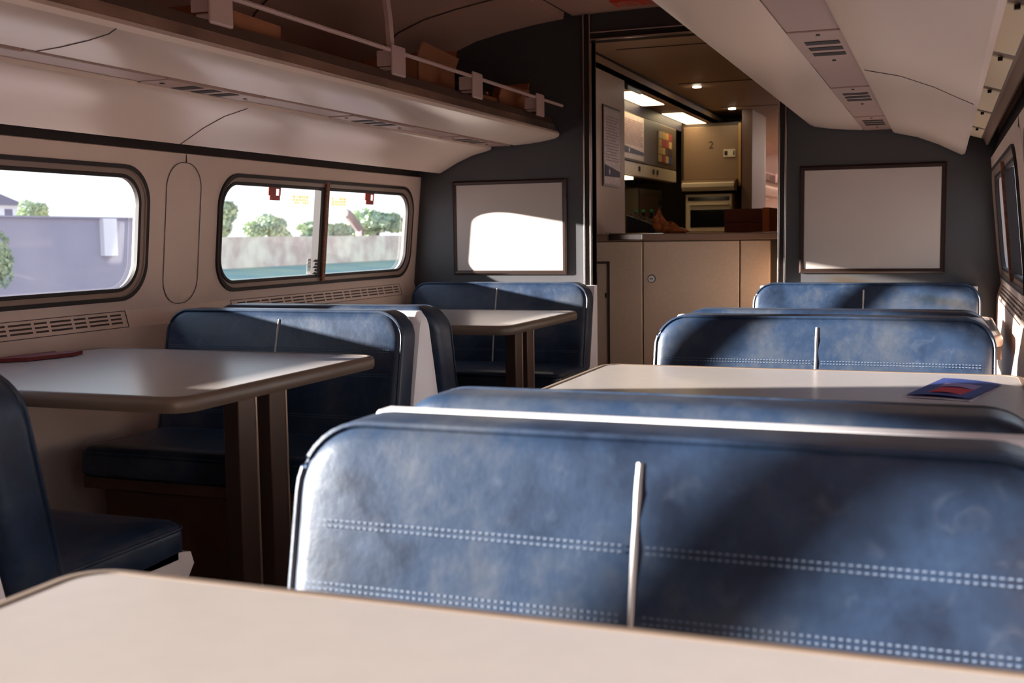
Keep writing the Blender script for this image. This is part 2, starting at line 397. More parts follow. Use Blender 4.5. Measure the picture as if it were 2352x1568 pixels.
# ------------------------------------------------------------------ overhead racks / panels
def overhead(sg, side, ya=YB, yb=YE-.02, far=False):
    t = thing('luggage_rack', 'pale overhead luggage rack with vent strip, %s' % side, 'luggage rack', (XC+sg*1.2, ya, 1.37))
    def X(s): return XC+sg*s
    # inner lip panel (closed, rounded tip)
    p = [(.785, 1.484), (.72, 1.488), (.64, 1.497), (.585, 1.507), (.566, 1.516), (.562, 1.528), (.570, 1.540), (.60, 1.548), (.78, 1.53)]
    link('lip_panel', prm([(X(s), z) for s, z in p], 'y', ya, yb), MT['panel'], t, True)
    p = [(.902, 1.497), (.903, 1.472), (.912, 1.466), (1.0, 1.445), (1.08, 1.413), (1.14, 1.382), (1.172, 1.366), (1.184, 1.369), (1.188, 1.385), (1.18, 1.42), (.95, 1.51)]
    link('outer_panel', prm([(X(s), z) for s, z in p], 'y', ya, yb), MT['panel'], t, True)
    if not far:
        for y in (-1.2, .9, 3.03):
            bm = bmesh.new(); q = [(.914, 1.4645), (.925, 1.461), (1.0, 1.4435), (1.08, 1.4115), (1.14, 1.3805), (1.172, 1.3645)]
            prism(bm, [(X(a), b) for a, b in q]+[(X(a), b+.002) for a, b in q[::-1]], 'y', y, y+.003); link('panel_joint', bm, MT['groove'], t)
        for y in (-.1, 2.02):
            bm = bmesh.new(); q = [(.785, 1.4825), (.72, 1.4865), (.64, 1.4955), (.585, 1.5055), (.565, 1.515)]
            prism(bm, [(X(a), b) for a, b in q]+[(X(a), b+.002) for a, b in q[::-1]], 'y', y, y+.003); link('panel_joint', bm, MT['groove'], t)
    # shelf, back, chrome strip, fascia
    link('shelf', prm([(X(s), z) for s, z in ((.60, 1.548), (.60, 1.566), (1.29, 1.586), (1.29, 1.56), (.95, 1.52))], 'y', ya, yb), MT['rack'], t)
    link('chrome_strip', prm([(X(s), z) for s, z in ((.573, 1.541), (.588, 1.573), (.60, 1.573), (.60, 1.548))], 'y', ya, yb), MT['dchrome'], t)
    link('fascia', prm([(X(s), z) for s, z in ((.589, 1.574), (.603, 1.604), (.612, 1.604), (.612, 1.574))], 'y', ya, yb), MT['fascia'], t)
    link('rail', tbm([(X(.548), ya, 1.655), (X(.548), yb, 1.655)], .007), MT['steel'], t, True)
    ys = [4.70, 3.99, 3.33, 2.37, 1.5, .6, -.4, -1.4] if not far else [yb-.7, yb-1.4, yb-2.1, yb-2.9]
    for y in ys:
        bm = bmesh.new()
        a, b = sorted((X(.535), X(.545)))
        box(bm, a, b, y-.048, y+.048, 1.576, 1.672, .006)
        a, b = sorted((X(.54), X(.598)))
        box(bm, a, b, y-.040, y-.034, 1.606, 1.655, .002); box(bm, a, b, y-.02, y+.02, 1.600, 1.606, .002)
        link('bracket', bm, MT['steel'], t)
    if not far:
        for y in (3.33, -.4):
            cv = [(.552, 1.66), (.556, 1.75), (.565, 1.82), (.60, 1.90), (.68, 1.965), (.80, 2.005)]
            bm = bmesh.new(); pr = []
            for (s, z) in cv: pr.append((s, z))
            top = [(X(s), z) for s, z in cv]; bot = [(X(s+.014), z-.004) for s, z in cv]
            prism(bm, top+bot[::-1], 'y', y-.028, y+.0); link('rib', bm, MT['steel'], t, True)
    # recessed strip of vents and blanks
    edges = [ya, -1.5, -1.0, -.5, .0, .5, 1.05, 1.55, 2.0, 2.5, 2.96, 3.50, 3.99, 4.42, 4.88, yb] if not far else [ya, ya+1, ya+2, ya+3, yb]
    for i in range(len(edges)-1):
        a, b = edges[i]+.003, edges[i+1]-.003
        x0, x1 = sorted((X(.803 if sg < 0 else .788), X(.901)))
        vent = (i % 2 == 1) and not far
        o = link('vent_cover' if vent else 'blank_cover', bxm(x0, x1, a, b, 1.479 if vent else 1.482, 1.50, .002), MT['vent'], t)
        if vent:
            yc = (a+b)/2
            for k in (-1, 0, 1):
                xx0, xx1 = sorted((X(.812), X(.886)))
                link('slot', bxm(xx0, xx1, yc+k*.085-.022, yc+k*.085+.022, 1.4775, 1.480), MT['dark'], o)
            for e in (a+.035, b-.035): link('screw', bxm(X(.85)-.004, X(.85)+.004, e-.006, e+.006, 1.477, 1.480), MT['dark'], o)
    link('gap_strip', bxm(*sorted((X(.783), X(.905))), ya, yb, 1.501, 1.505), MT['dark'], t)
    # light channel between outer panel and wall
    link('light_tray', prm([(X(s), z) for s, z in ((1.188, 1.447), (1.252, 1.428), (1.266, 1.400), (1.272, 1.403), (1.268, 1.46), (1.185, 1.46))], 'y', ya, yb), MT['taupe'], t)
    y = yb-.42
    lo = ya if far else -.5
    while y > lo:
        bm = bmesh.new(); prism(bm, [(X(1.196), 1.442), (X(1.244), 1.427), (X(1.245), 1.431), (X(1.197), 1.446)], 'y', y, y+.545 if y < yb-.5 else y+.38)
        link('light_diffuser', bm, MT['cell'], t)
        link('clip', bxm(X(1.218)-.005, X(1.218)+.005, y-.012, y-.002, 1.428, 1.436), MT['dark'], t)
        y -= .62
    return t
rl = overhead(-1, 'on the left above the divided window'); rr = overhead(1, 'on the right, seen from underneath')

# luggage rack contents
def carton(x, y, z, w_, d_, h_, rz, label, flap=True):
    t = thing('cardboard_box', label, 'box', (x, y, z))
    R = Matrix.Translation((x, y, z)) @ Matrix.Rotation(rz, 4, 'Z') @ Matrix.Translation((-x, -y, -z))
    def add(nm, bm, m):
        bmesh.ops.transform(bm, matrix=R, verts=bm.verts); return link(nm, bm, m, t)
    bm = bmesh.new(); T = .006
    box(bm, x-w_/2, x+w_/2, y-d_/2, y+d_/2, z, z+T)
    for (a, b, c, e) in ((x-w_/2, x-w_/2+T, y-d_/2, y+d_/2), (x+w_/2-T, x+w_/2, y-d_/2, y+d_/2), (x-w_/2, x+w_/2, y-d_/2, y-d_/2+T), (x-w_/2, x+w_/2, y+d_/2-T, y+d_/2)):
        box(bm, a, b, c, e, z, z+h_)
    add('body', bm, MT['card'])
    if flap:
        bm = bmesh.new(); prism(bm, [(y+d_/2-T, z+h_), (y+d_/2, z+h_), (y+d_/2+.035, z+h_+.085), (y+d_/2+.03, z+h_+.087)], 'x', x-w_/2, x+w_/2); add('flap', bm, MT['card'])
        bm = bmesh.new(); prism(bm, [(x+w_/2-T, z+h_), (x+w_/2, z+h_), (x+w_/2+.02, z+h_+.05), (x+w_/2+.013, z+h_+.05)], 'y', y-d_/2, y+d_/2); add('flap', bm, MT['card'])
carton(-1.90, 3.93, 1.585, .22, .42, .12, .1, 'brown cardboard box with raised flaps in the left luggage rack')
carton(-1.86, 4.70, 1.583, .18, .24, .07, -.15, 'small brown cardboard box in the left luggage rack, closest to the end wall')
carton(-1.84, 2.62, 1.583, .2, .34, .07, 0.05, 'low brown cardboard box in the left luggage rack nearest the viewer', False)
def blob(name, label, cat, c, r, m, seed, parent=None, amp=.25, sub=3):
    bm = bmesh.new(); bmesh.ops.create_icosphere(bm, subdivisions=sub, radius=1); rnd = random.Random(seed)
    ph = [rnd.uniform(0, 6) for _ in range(6)]
    for v in bm.verts:
        p = v.co; k = 1+amp*(math.sin(3*p.x+ph[0])*math.sin(4*p.y+ph[1])+.5*math.sin(7*p.z+ph[2])*math.sin(6*p.x+ph[3]))
        v.co = Vector((c[0]+p.x*r[0]*k, c[1]+p.y*r[1]*k, max(c[2]-r[2]*.8, c[2]+p.z*r[2]*k)))
    o = link(name, bm, m, parent, True)
    if not parent: tag(o, label, cat)
    return o
bg_ = blob('duffel_bag', 'soft dark bag lying in the left luggage rack between two cardboard boxes', 'bag', (-1.89, 4.37, 1.640), (.10, .12, .05), MT['bag'], 3)
glint_dot = link('tag', bxm(-1.785, -1.779, 4.40, 4.42, 1.62, 1.655), MT['glint'], None); glint_dot.parent = bg_; glint_dot['label'] = 'small bright orange dot of light, modelled as a chip'  # dot of orange light put into the colour of a small chip
o = link('rolled_poster', tbm([(-1.745, 4.21, 1.612), (-1.745, 4.3, 1.612), (-1.745, 4.39, 1.612)], .017, 10), MT['card'], None, True); tag(o, 'short rolled paper tube in the left luggage rack beside the dark bag', 'paper roll')

# emergency sign on the ceiling by the doorway
t = thing('emergency_sign', 'red emergency notice on the ceiling in front of the doorway', 'sign', (-1.1, 4.8, 2.06))
zs = 2.052
bm = bxm(-1.36, -.80, 4.775, 4.905, zs, zs+.006, .002); link('plate', bm, MT['signred'], t)
bm = bxm(-1.352, -.808, 4.783, 4.897, zs-.002, zs+.001); link('field', bm, MT['signred'], t)
bm = bmesh.new()
for q in ((-1.335, -1.245, 4.795, 4.803), (-1.335, -1.245, 4.877, 4.885), (-1.335, -1.327, 4.795, 4.885), (-1.253, -1.245, 4.795, 4.885), (-1.315, -1.265, 4.838, 4.846), (-1.315, -1.307, 4.815, 4.87)): box(bm, *q, zs-.004, zs-.001)
link('pictogram', bm, MT['signtext'], t)
mt = Matrix(((1, 0, 0, -1.22), (0, -1, 0, 4.885), (0, 0, -1, zs-.003), (0, 0, 0, 1)))
link('lettering', text_bm('EMERGENCY', .095, mt @ Matrix.Scale(.62, 4, (1, 0, 0))), MT['signtext'], t)

# ------------------------------------------------------------------ tables
def table(x0, x1, y0, y1, sg, label):
    t = thing('dining_table', label, 'table', ((x0+x1)/2, (y0+y1)/2, 0))
    rr_ = .055
    bm = bmesh.new()
    def L(k, z): return [(x, y, z) for x, y in rrect(x0+k, x1-k, y0+k, y1-k, max(rr_-k, .01), 6)]
    loft(bm, [L(.020, .712), L(.020, .7405)]); link('tabletop', bm, MT['table'], t)
    bm = bmesh.new(); loft(bm, [L(.026, .706), L(.004, .708), L(0, .716), L(0, .731), L(.005, .7395), L(.011, .742), L(.019, .7415), L(.0205, .739)], False, False)
    link('edge_trim', bm, MT['bumper'], t, True)
    ex = x1-.12 if sg < 0 else x0+.12    # aisle side leg position
    yc = (y0+y1)/2
    for k in (-1, 1):
        y = yc+k*.066
        lg = link('leg', bxm(ex-.022, ex+.022, y-.035, y+.035, 0, .70, .003), MT['leg'], t)
        bm = bxm(ex-.024, ex+.024, y+.033, y+.040, 0, .70, .001); o = link('edge_strip', bm, MT['legedge'], lg)
    link('mounting_plate', bxm(ex-.04, ex+.04, yc-.04, yc+.12, .695, .709, .003), MT['legedge'], t)
    link('wall_bracket', bxm(*( (x0+.0, x0+.05) if sg < 0 else (x1-.05, x1) ), y0+.1, y1-.1, .66, .707, .004), MT['leg'], t)
LT = (-2.385, -1.43); RT = (-.79, .175)
table(RT[0], RT[1], -.02, .877, 1, 'white laminate table across the bottom of the view, nearest of all')
table(RT[0], RT[1], 1.84, 2.697, 1, 'white laminate table with a blue brochure on it, between two right-side bench backs')
table(RT[0], RT[1], 3.66, 4.50, 1, 'white laminate table mostly hidden behind the right benches, by the end wall')
table(LT[0], LT[1], 1.875, 2.742, -1, 'large white laminate table on the left with a dark red strap lying on it')
table(LT[0], LT[1], 3.72, 4.56, -1, 'smaller-looking white laminate table on the left by the end wall')

# ------------------------------------------------------------------ benches
LEAN = .21; ZT = .846; ZB = .44
def backrest(t, x0, x1, fy, d, aisle):
    """fy: front-face y at the top edge; d: -1 faces -Y, +1 faces +Y"""
    def P(u, v, wv):      # v height above ZB, wv depth behind front
        z = ZB+v; return (u, fy-d*wv + d*LEAN*(ZT-z), z)
    h = ZT-ZB; TH = .115; R = .03
    ra, rb = .085, .075
    rad = (.03, .03, rb, ra) if aisle < 0 else (.03, .03, ra, rb)
    rnd = random.Random(int(fy*100)+int(x0*10))
    def L(k, wv, wr=0.0):
        pts = rrect(x0+k, x1-k, k, h-k, tuple(max(q-k, .004) for q in rad), 9)
        return [P(u, v, wv) for u, v in pts]
    loops = []
    for a in range(6):
        th = a/5*PI/2; loops.append(L(R*(1-math.sin(th)) , TH-R*(1-math.cos(th)) if False else TH-R+R*math.cos(th)))
    n0 = len(loops)
    for a in range(6):
        th = a/5*PI/2; loops.append(L(R*(1-math.cos(th)), R-R*math.sin(th)))
    loops = loops[:]
    for (k, wv) in ((.05, -.003), (.09, -.006), (.15, -.008), (.19, -.009)): loops.append(L(k, wv))
    bm = bmesh.new(); loft(bm, loops)
    b = link('backrest', bm, MT['leather'], t, True)
    # piping: vertical centre seam and welt around the rim
    xc = (x0+x1)/2
    def fw(v):
        e = min(v, h-v); return -.004 if e > .09 else (-.001 if e > .05 else .004)
    pts = [P(xc, v, fw(v)-.002) for v in [h-.028-i*(h-.06)/12 for i in range(13)]]
    link('centre_piping', tbm(pts, .0042), MT['piping'], b, True)
    pts = [P(u, v, R*.35) for u, v in rrect(x0+.004, x1-.004, .004, h-.004, tuple(q-.004 for q in rad), 9)]
    link('welt', tbm(pts+[pts[0]], .0045, 6), MT['leather'], b, True)
    # double rows of stitches
    bm = bmesh.new(); 
    for v0 in (.292, .222, .10):
        for dv in (-.0032, .0032):
            u = x0+.035
            while u < x1-.035:
                if abs(u-xc) > .012:
                    q = [P(u, v0+dv, -.010), P(u+.0045, v0+dv, -.010), P(u+.0045, v0+dv+.002, -.010), P(u, v0+dv+.002, -.010)]
                    bm.faces.new([bm.verts.new(z) for z in q])
                u += .0075
    u = x0+.08
    while u < x1-.08:
        q = [P(u, h-.034, -.0005), P(u+.005, h-.034, -.0005), P(u+.005, h-.031, 0), P(u, h-.031, 0)]
        bm.faces.new([bm.verts.new(z) for z in q]); u += .0085
    s = link('stitching', bm, MT['stitch'], b); s['kind'] = 'stuff'
    return b
def seat(t, x0, x1, ya, yb, m='leather'):
    a, b = min(ya, yb), max(ya, yb)
    bm = bmesh.new()
    def L(k, z): return [(x, y, z) for x, y in rrect(x0+k, x1-k, a+k, b-k, max(.04-k, .006), 6)]
    loft(bm, [L(.012, .395), L(0, .405), L(0, .455), L(.006, .47), L(.02, .481), L(.06, .486), L(.12, .488)])
    s = link('seat_cushion', bm, MT['leather'], t, True)
    pts = [(x, y, .466) for x, y in rrect(x0+.001, x1-.001, a+.001, b-.001, .04, 6)]
    link('welt', tbm(pts+[pts[0]], .004, 6), MT['leather'], s, True)
def bench_pair(x0, x1, yc, aisle, label):
    t = thing('booth_bench', label, 'bench', ((x0+x1)/2, yc, 0))
    # central white shell, wider at the bottom
    bm = bmesh.new()
    bl = [(yc-.034, ZT-.030), (yc-.018, ZT-.010), (yc+.016, ZT-.010), (yc+.030, ZT-.030), (yc+.135, .40), (yc+.135, .02), (yc-.135, .02), (yc-.135, .40)]
    loops = []
    for (x, k) in ((x0+.012, .012), (x0+.030, 0), (x1-.030, 0), (x1-.012, .012)):
        loops.append([(x, yc+(y-yc)*(1-k*3), z-(k*2 if z > .5 else 0)) for y, z in bl])
    loft(bm, loops); link('shell', bm, MT['shell'], t, True)
    for d in (-1, 1):
        backrest(t, x0, x1, yc+d*.168, d, aisle)
        seat(t, x0, x1, yc+d*.165, yc+d*.60)
        link('base', bxm(x0+.03, x1-.03, *sorted((yc+d*.14, yc+d*.52)), .0, .36, .004), MT['base'], t)
        ax = x0 if aisle < 0 else x1
        bm = bmesh.new(); e0, e1 = sorted((ax-aisle*.0, ax-aisle*.03))
        prism(bm, [(yc+d*.14, .36), (yc+d*.14, .40), (yc+d*.56, .42), (yc+d*.60, .412), (yc+d*.61, .385), (yc+d*.59, .36)], 'x', e0, e1)
        link('side_trim', bm, MT['shell'], t)
        link('seat_board', bxm(x0+.01, x1-.01, *sorted((yc+d*.14, yc+d*.585)), .362, .397, .003), MT['base'], t)
def bench_wall(x0, x1, aisle, label):
    t = thing('booth_bench', label, 'bench', ((x0+x1)/2, YE, 0))
    yf = YE-.175
    bm = bmesh.new(); prism(bm, [(YE-.004, ZT-.018), (YE-.05, ZT-.018), (YE-.14, .40), (YE-.14, .0), (YE-.004, .0)], 'x', x0+.01, x1-.01); link('shell', bm, MT['shell'], t)
    backrest(t, x0, x1, yf, -1, aisle); seat(t, x0, x1, YE-.17, YE-.60)
    link('base', bxm(x0+.03, x1-.03, YE-.52, YE-.15, 0, .36, .004), MT['base'], t)
    link('seat_board', bxm(x0+.01, x1-.01, YE-.585, YE-.145, .362, .397, .003), MT['base'], t)
LB = (-2.29, -1.46); RB = (-.715, .125)
bench_pair(RB[0], RB[1], 1.32, -1, 'large scuffed blue leather double bench across the foreground')
bench_pair(RB[0], RB[1], 3.11, -1, 'blue leather double bench on the right behind the table with the brochure')
bench_wall(-.755, .145, -1, 'blue leather bench on the end wall under the right, shaded board')
bench_pair(LB[0], LB[1], 3.11, 1, 'blue leather double bench behind the large left table, with white end panel')
bench_pair(LB[0], LB[1], 1.32, 1, 'dark leather bench at the left edge of the view, seen side on')
bench_wall(-2.37, -1.49, 1, 'blue leather bench on the end wall under the left, sunlit board')

# brochure on the middle right table
t = thing('brochure', 'blue folded brochure with a red picture lying on the right-side table', 'brochure', (.03, 2.4, .7415))
def sheet(cor, z0, lift, m, nm):
    bm = bmesh.new(); N = 8; g = []
    for i in range(N+1):
        row = []
        for j in range(3):
            a = i/N; b = j/2
            p = Vector(cor[0]).lerp(Vector(cor[1]), a).lerp(Vector(cor[3]).lerp(Vector(cor[2]), a), b)
            row.append(bm.verts.new((p.x, p.y, z0+lift*math.sin(a*PI)*(1-b*.5))))
        g.append(row)
    for i in range(N):
        for j in range(2): bm.faces.new((g[i][j], g[i+1][j], g[i+1][j+1], g[i][j+1]))
    bmesh.ops.solidify(bm, geom=bm.faces[:], thickness=.0012)
    return link(nm, bm, m, t, True)
bro = [(-.062, 2.29), (.052, 2.262), (.118, 2.50), (.006, 2.575)]
sheet([(-.068, 2.275), (.054, 2.245), (.118, 2.49), (.006, 2.56)], .7418, .001, MT['paper'], 'inside_page')
sheet(bro, .7445, .004, MT['blue'], 'cover')
def sub(c, u0, u1, v0, v1):
    A, B, Cc, D = [Vector(q) for q in c]
    f = lambda u, v: tuple(A.lerp(B, u).lerp(D.lerp(Cc, u), v))
    return [f(u0, v0), f(u1, v0), f(u1, v1), f(u0, v1)]
sheet(sub(bro, .22, .82,   .12, .45), .7462, .0043, MT['bred'], 'red_picture'); sheet(sub(bro, .22, .82, .45, .70), .7462, .0040, MT['lilac'], 'lilac_picture')

# dark red strap on the left table
bm = bmesh.new()
prism(bm, [(-2.37, 2.30), (-2.30, 2.36), (-2.27, 2.50), (-2.29, 2.56), (-2.33, 2.50), (-2.36, 2.53), (-2.375, 2.42)], 'z', .742, .752)
o = link('strap', bm, MT['dred']); tag(o, 'dark red strap lying on the left table beside the wall', 'strap')

# ------------------------------------------------------------------ galley
GX0, GX1 = -2.25, -.60
struct('wall_galley', bxm(-1.65, -1.605, 5.375, 5.93, 1.062, 1.945), MT['counter'])
struct('wall_galley_right', bxm(-.66, -.60, YE+.08, 9.2, 0, 2.0), MT['galley'])
struct('wall_galley_left', bxm(-2.35, -2.28, YE+.08, 9.2, 0, 2.0), MT['galleyd'])
struct('ceiling_galley', bxm(-1.62, -.6, YE+.07, 14.4, 1.945, 1.985), MT['galleyc'])
bm = bmesh.new(); box(bm, -2.35, -1.60, YE+.08, 9.0, 1.875, 1.90); box(bm, -1.62, -1.60, YE+.08, 9.0, 1.875, 1.95)
struct('ceiling_galley_low', bm, MT['galleyc'])
bm = bmesh.new(); box(bm, -1.605, -1.595, YE+.08, 9.0, 1.935, 1.945)
for y in (5.35, 6.72, 8.1): box(bm, -1.49, -.62, y, y+.006, 1.942, 1.946)
trim(bm, MT['dark'])
# counter
t = thing('service_counter', 'beige laminate service counter filling the lower half of the doorway', 'counter', (-1.1, 5.65, 0))
CF = 5.36
link('worktop', bxm(-1.72, -.70, CF-.01, 5.98, 1.028, 1.062, .006), MT['counteredge'], t)
link('steel_inset', bxm(-1.53, -1.36, CF-.016, 5.8, 1.030, 1.066, .006), MT['chrome'], t)
link('carcass', bxm(-1.70, -.70, CF+.03, 5.95, 0, 1.028), MT['galleyd'], t)
for (a, b) in ((-1.66, -1.366), (-1.36, -.898), (-.892, -.755)):
    pn = link('panel', bxm(a, b, CF, CF+.03, 0, 1.024, .003), MT['counter'], t)
    if a == -1.66:
        bm = bmesh.new(); zt_ = .93
        for q in ((-1.62, -1.535, zt_-.012, zt_), (-1.541, -1.529, .10, zt_)): box(bm, q[0], q[1], CF-.003, CF+.001, q[2], q[3])
        link('hatch_groove', bm, MT['groove'], pn); bm = bmesh.new(); box(bm, -1.553, -1.544, CF-.004, CF, .75, .775, .002); link('finger_hole', bm, MT['dark'], pn)
    if a == -1.36:
        bm = bmesh.new(); tube(bm, [(-1.318, CF-.008, .845), (-1.318, CF+.001, .845)], .016, 20)
        lk = link('lock', bm, MT['sticky'], pn, True); bm = bmesh.new(); tube(bm, [(-1.318, CF-.003, .845), (-1.318, CF+.001, .845)], .020, 20); link('lock_ring', bm, MT['groove'], pn, True); bm = bmesh.new(); box(bm, -1.324, -1.320, CF-.010, CF-.007, .841, .849); box(bm, -1.316, -1.312, CF-.010, CF-.007, .841, .849); link('keyhole', bm, MT['dark'], pn)

# posters
def wall_poster(x, y0, y1, z0, z1, label, border=MT['bronze']):
    t = thing('poster', label, 'poster', (x, (y0+y1)/2, z0))
    link('frame', bxm(x, x+.006, y0, y1, z0, z1, .001), border, t)
    link('sheet', bxm(x+.005, x+.008, y0+.012, y1-.012, z0+.012, z1-.012), MT['paper'], t)
    h = z1-z0
    bm = bmesh.new(); prism(bm, [(y0+.02, z0+.12*h), (y1-.02, z0+.13*h), (y1-.02, z0+.20*h), (y0+.02, z0+.27*h)], 'x', x+.007, x+.010); link('blue_block', bm, MT['posterblue'], t)
    bm = bmesh.new(); yc = y0+(y1-y0)*.3; zc = z0+.185*h
    pts = []
    for k in range(10):
        r = .02 if k % 2 == 0 else .009; pts.append((yc+r*math.sin(k*PI/5), zc+r*math.cos(k*PI/5)))
    prism(bm, pts, 'x', x+.009, x+.0115); link('star', bm, MT['paper'], t)
    bm = bmesh.new(); rnd = random.Random(4)
    for k in range(16):
        z = z0+h*(.32+.036*k); a = y0+.03+rnd.random()*.03; b = y1-.03-rnd.random()*.06; box(bm, x+.007, x+.009, a, b, z, z+.004)
    link('printed_lines', bm, MT['print'], t)
wall_poster(-1.605, 5.50, 5.82, 1.305, 1.71, 'tall framed route notice with a blue corner on the partition left of the service counter')
# overhead cabinets on the left of the galley
t = thing('wall_cabinet', 'row of beige overhead cabinets along the left side of the galley', 'cabinet', (-2.0, 7.3, 1.4))
link('carcass', bxm(-2.27, -1.82, 5.7, 8.05, 1.42, 1.80), MT['galleyd'], t)
for (a, b) in ((5.7, 6.4), (6.405, 7.10), (7.105, 8.05)):
    d = link('door', bxm(-1.82, -1.80, a, b, 1.51, 1.80, .003), MT['galleyd'], t)
    d = link('drawer_front', bxm(-1.82, -1.80, a, b, 1.425, 1.505, .003), MT['white'], t)
    for yy in ((b-.12,) if b < 7.2 else (a+.25, a+.36)): link('latch', bxm(-1.80, -1.795, yy, yy+.035, 1.455, 1.485), MT['dark'], d)
link('light_bar', bxm(-1.95, -1.84, 6.3, 7.0, 1.405, 1.42), MT['lamp'], t)
struct('trim_band', bxm(-2.27, -1.81, 5.7, 8.28, 1.805, 1.875), MT['navy'])
wall_poster(-1.798, 6.55, 7.09, 1.52, 1.79, 'white-bordered notice on the galley overhead cabinets', MT['white'])
t = thing('menu_sheets', 'colourful patchwork of snack cards fixed to the galley overhead cabinet', 'menu', (-1.80, 7.7, 1.55))
rnd = random.Random(11); cols = [(40, 70, 130), (200, 160, 90), (170, 60, 70), (220, 200, 170), (90, 60, 50), (190, 110, 100), (60, 50, 60), (210, 180, 120)]
mc = [mat('card_%s' % ('abcdefgh'[i]), c, .5) for i, c in enumerate(cols)]
for i in range(4):
    for j in range(4):
        link('card', bxm(-1.799, -1.794, 7.50+i*.10, 7.592+i*.10, 1.545+j*.052, 1.593+j*.052), rnd.choice(mc), t)
# back wall cabinet column
t = thing('storage_cabinet', 'tall beige cabinet marked 2 at the back of the galley', 'cabinet', (-1.6, 8.5, 1.4))
link('carcass', bxm(-1.82, -1.385, 8.32, 8.88, 1.45, 1.86), MT['galleyd'], t)
link('door', bxm(-1.80, -1.40, 8.30, 8.32, 1.45, 1.835, .003), MT['galley'], t)
link('gold_edge', bxm(-1.398, -1.380, 8.29, 8.33, 1.40, 1.85), MT['gold'], t)
mt = Matrix(((1, 0, 0, -1.615), (0, 0, -1, 8.299), (0, 1, 0, 1.675), (0, 0, 0, 1)))
link('number', text_bm('2', .075, mt), MT['dark'], t)
link('label_plate', bxm(-1.505, -1.42, 8.292, 8.30, 1.61, 1.665), MT['white'], t)
link('label_marks', (lambda b: (box(b, -1.498, -1.476, 8.289, 8.293, 1.622, 1.653), box(b, -1.434, -1.426, 8.289, 8.293, 1.622, 1.653), b)[-1])(bmesh.new()), MT['dark'], t)
t = thing('range_hood', 'beige metal canopy above the oven at the back of the galley', 'hood', (-1.6, 8.4, 1.36))
bm = bmesh.new(); prism(bm, [(8.18, 1.395), (8.20, 1.368), (8.31, 1.368), (8.31, 1.43), (8.22, 1.43), (8.18, 1.42)], 'x', -1.79, -1.41); link('canopy', bm, MT['white'], t)
link('upper_lip', bxm(-1.80, -1.40, 8.22, 8.295, 1.43, 1.445, .003), MT['galley'], t)
struct('trim_column', bxm(-1.375, -1.30, 8.30, 8.9, 0, 1.945), MT['rack'])
t = thing('back_counter', 'low dark worktop at the back of the galley', 'counter', (-1.8, 8.5, 0))
link('worktop', bxm(-2.27, -1.38, 8.15, 8.88, 1.02, 1.05), MT['counteredge'], t); link('cabinet', bxm(-2.27, -1.38, 8.2, 8.88, 0, 1.02), MT['galleyd'], t)
struct('wall_galley_back', bxm(-2.35, -1.30, 8.9, 8.96, 0, 1.95), MT['galleyd'])
# oven
t = thing('microwave_oven', 'white oven with a black glass door on the galley back counter', 'oven', (-1.6, 8.4, 1.05))
link('body', bxm(-1.775, -1.435, 8.25, 8.75, 1.052, 1.345, .006), MT['white'], t)
link('control_strip', bxm(-1.755, -1.455, 8.244, 8.252, 1.298, 1.325), MT['black'], t)
dd = link('door', bxm(-1.765, -1.445, 8.235, 8.252, 1.075, 1.268, .004), MT['white'], t)
link('door_glass', bxm(-1.735, -1.485, 8.230, 8.237, 1.105, 1.232), MT['black'], dd)
link('handle', bxm(-1.74, -1.455, 8.215, 8.232, 1.262, 1.276, .004), MT['white'], dd)
# coffee machine / dispensers on the left
t = thing('drink_dispenser', 'dark brown drink dispenser under the galley overhead cabinets', 'dispenser', (-2.0, 7.6, 1.0))
link('body', bxm(-2.2, -1.88, 7.3, 7.95, 1.05, 1.37, .01), MT['galleyd'], t)
link('front_panel', bxm(-1.885, -1.872, 7.34, 7.8, 1.12, 1.32, .003), MT['base'], t)
bm = bmesh.new()
for z in (1.28, 1.22, 1.16): tube(bm, [(-1.875, 7.87, z), (-1.862, 7.87, z)], .018, 12)
link('knobs', bm, MT['dark'], t, True)
t = thing('side_counter', 'dark side counter below the galley overhead cabinets', 'counter', (-2.0, 7, 0))
link('worktop', bxm(-2.27, -1.75, 5.9, 8.14, 1.02, 1.05, .004), MT['counteredge'], t); link('cabinet', bxm(-2.27, -1.78, 5.9, 8.14, 0, 1.02), MT['galleyd'], t)
# items on the service counter
t = thing('cardboard_box', 'dark brown carton on the right end of the service counter', 'box', (-.9, 5.7, 1.062))
link('body', bxm(-1.015, -.83, 5.62, 5.90, 1.063, 1.178, .002), MT['card2'], t)
link('side_flap', bxm(-.83, -.795, 5.62, 5.90, 1.063, 1.182, .002), MT['card3'], t)
link('tape', bxm(-1.016, -.829, 5.618, 5.822, 1.11, 1.113), MT['dark'], t)
# orange net bag
bm = bmesh.new(); bmesh.ops.create_icosphere(bm, subdivisions=4, radius=1); 
for v in bm.verts:
    p = v.co.copy(); x = p.x; hgt = .028*(1.25-x)/1.2*(1+.6*math.exp(-((x+.75)/.25)**2)); k = 1+.18*math.sin(9*x+4*p.y)+.1*math.sin(17*p.y+3*p.z)
    v.co = Vector((-1.265+x*.095, 5.55+p.y*.05*k, 1.063+max(0, (p.z+.9)*.6)*hgt*1.5*k))
o = link('snack_bag', bm, MT['orange'], None, True); tag(o, 'crumpled orange snack bag lying on the service counter', 'bag')
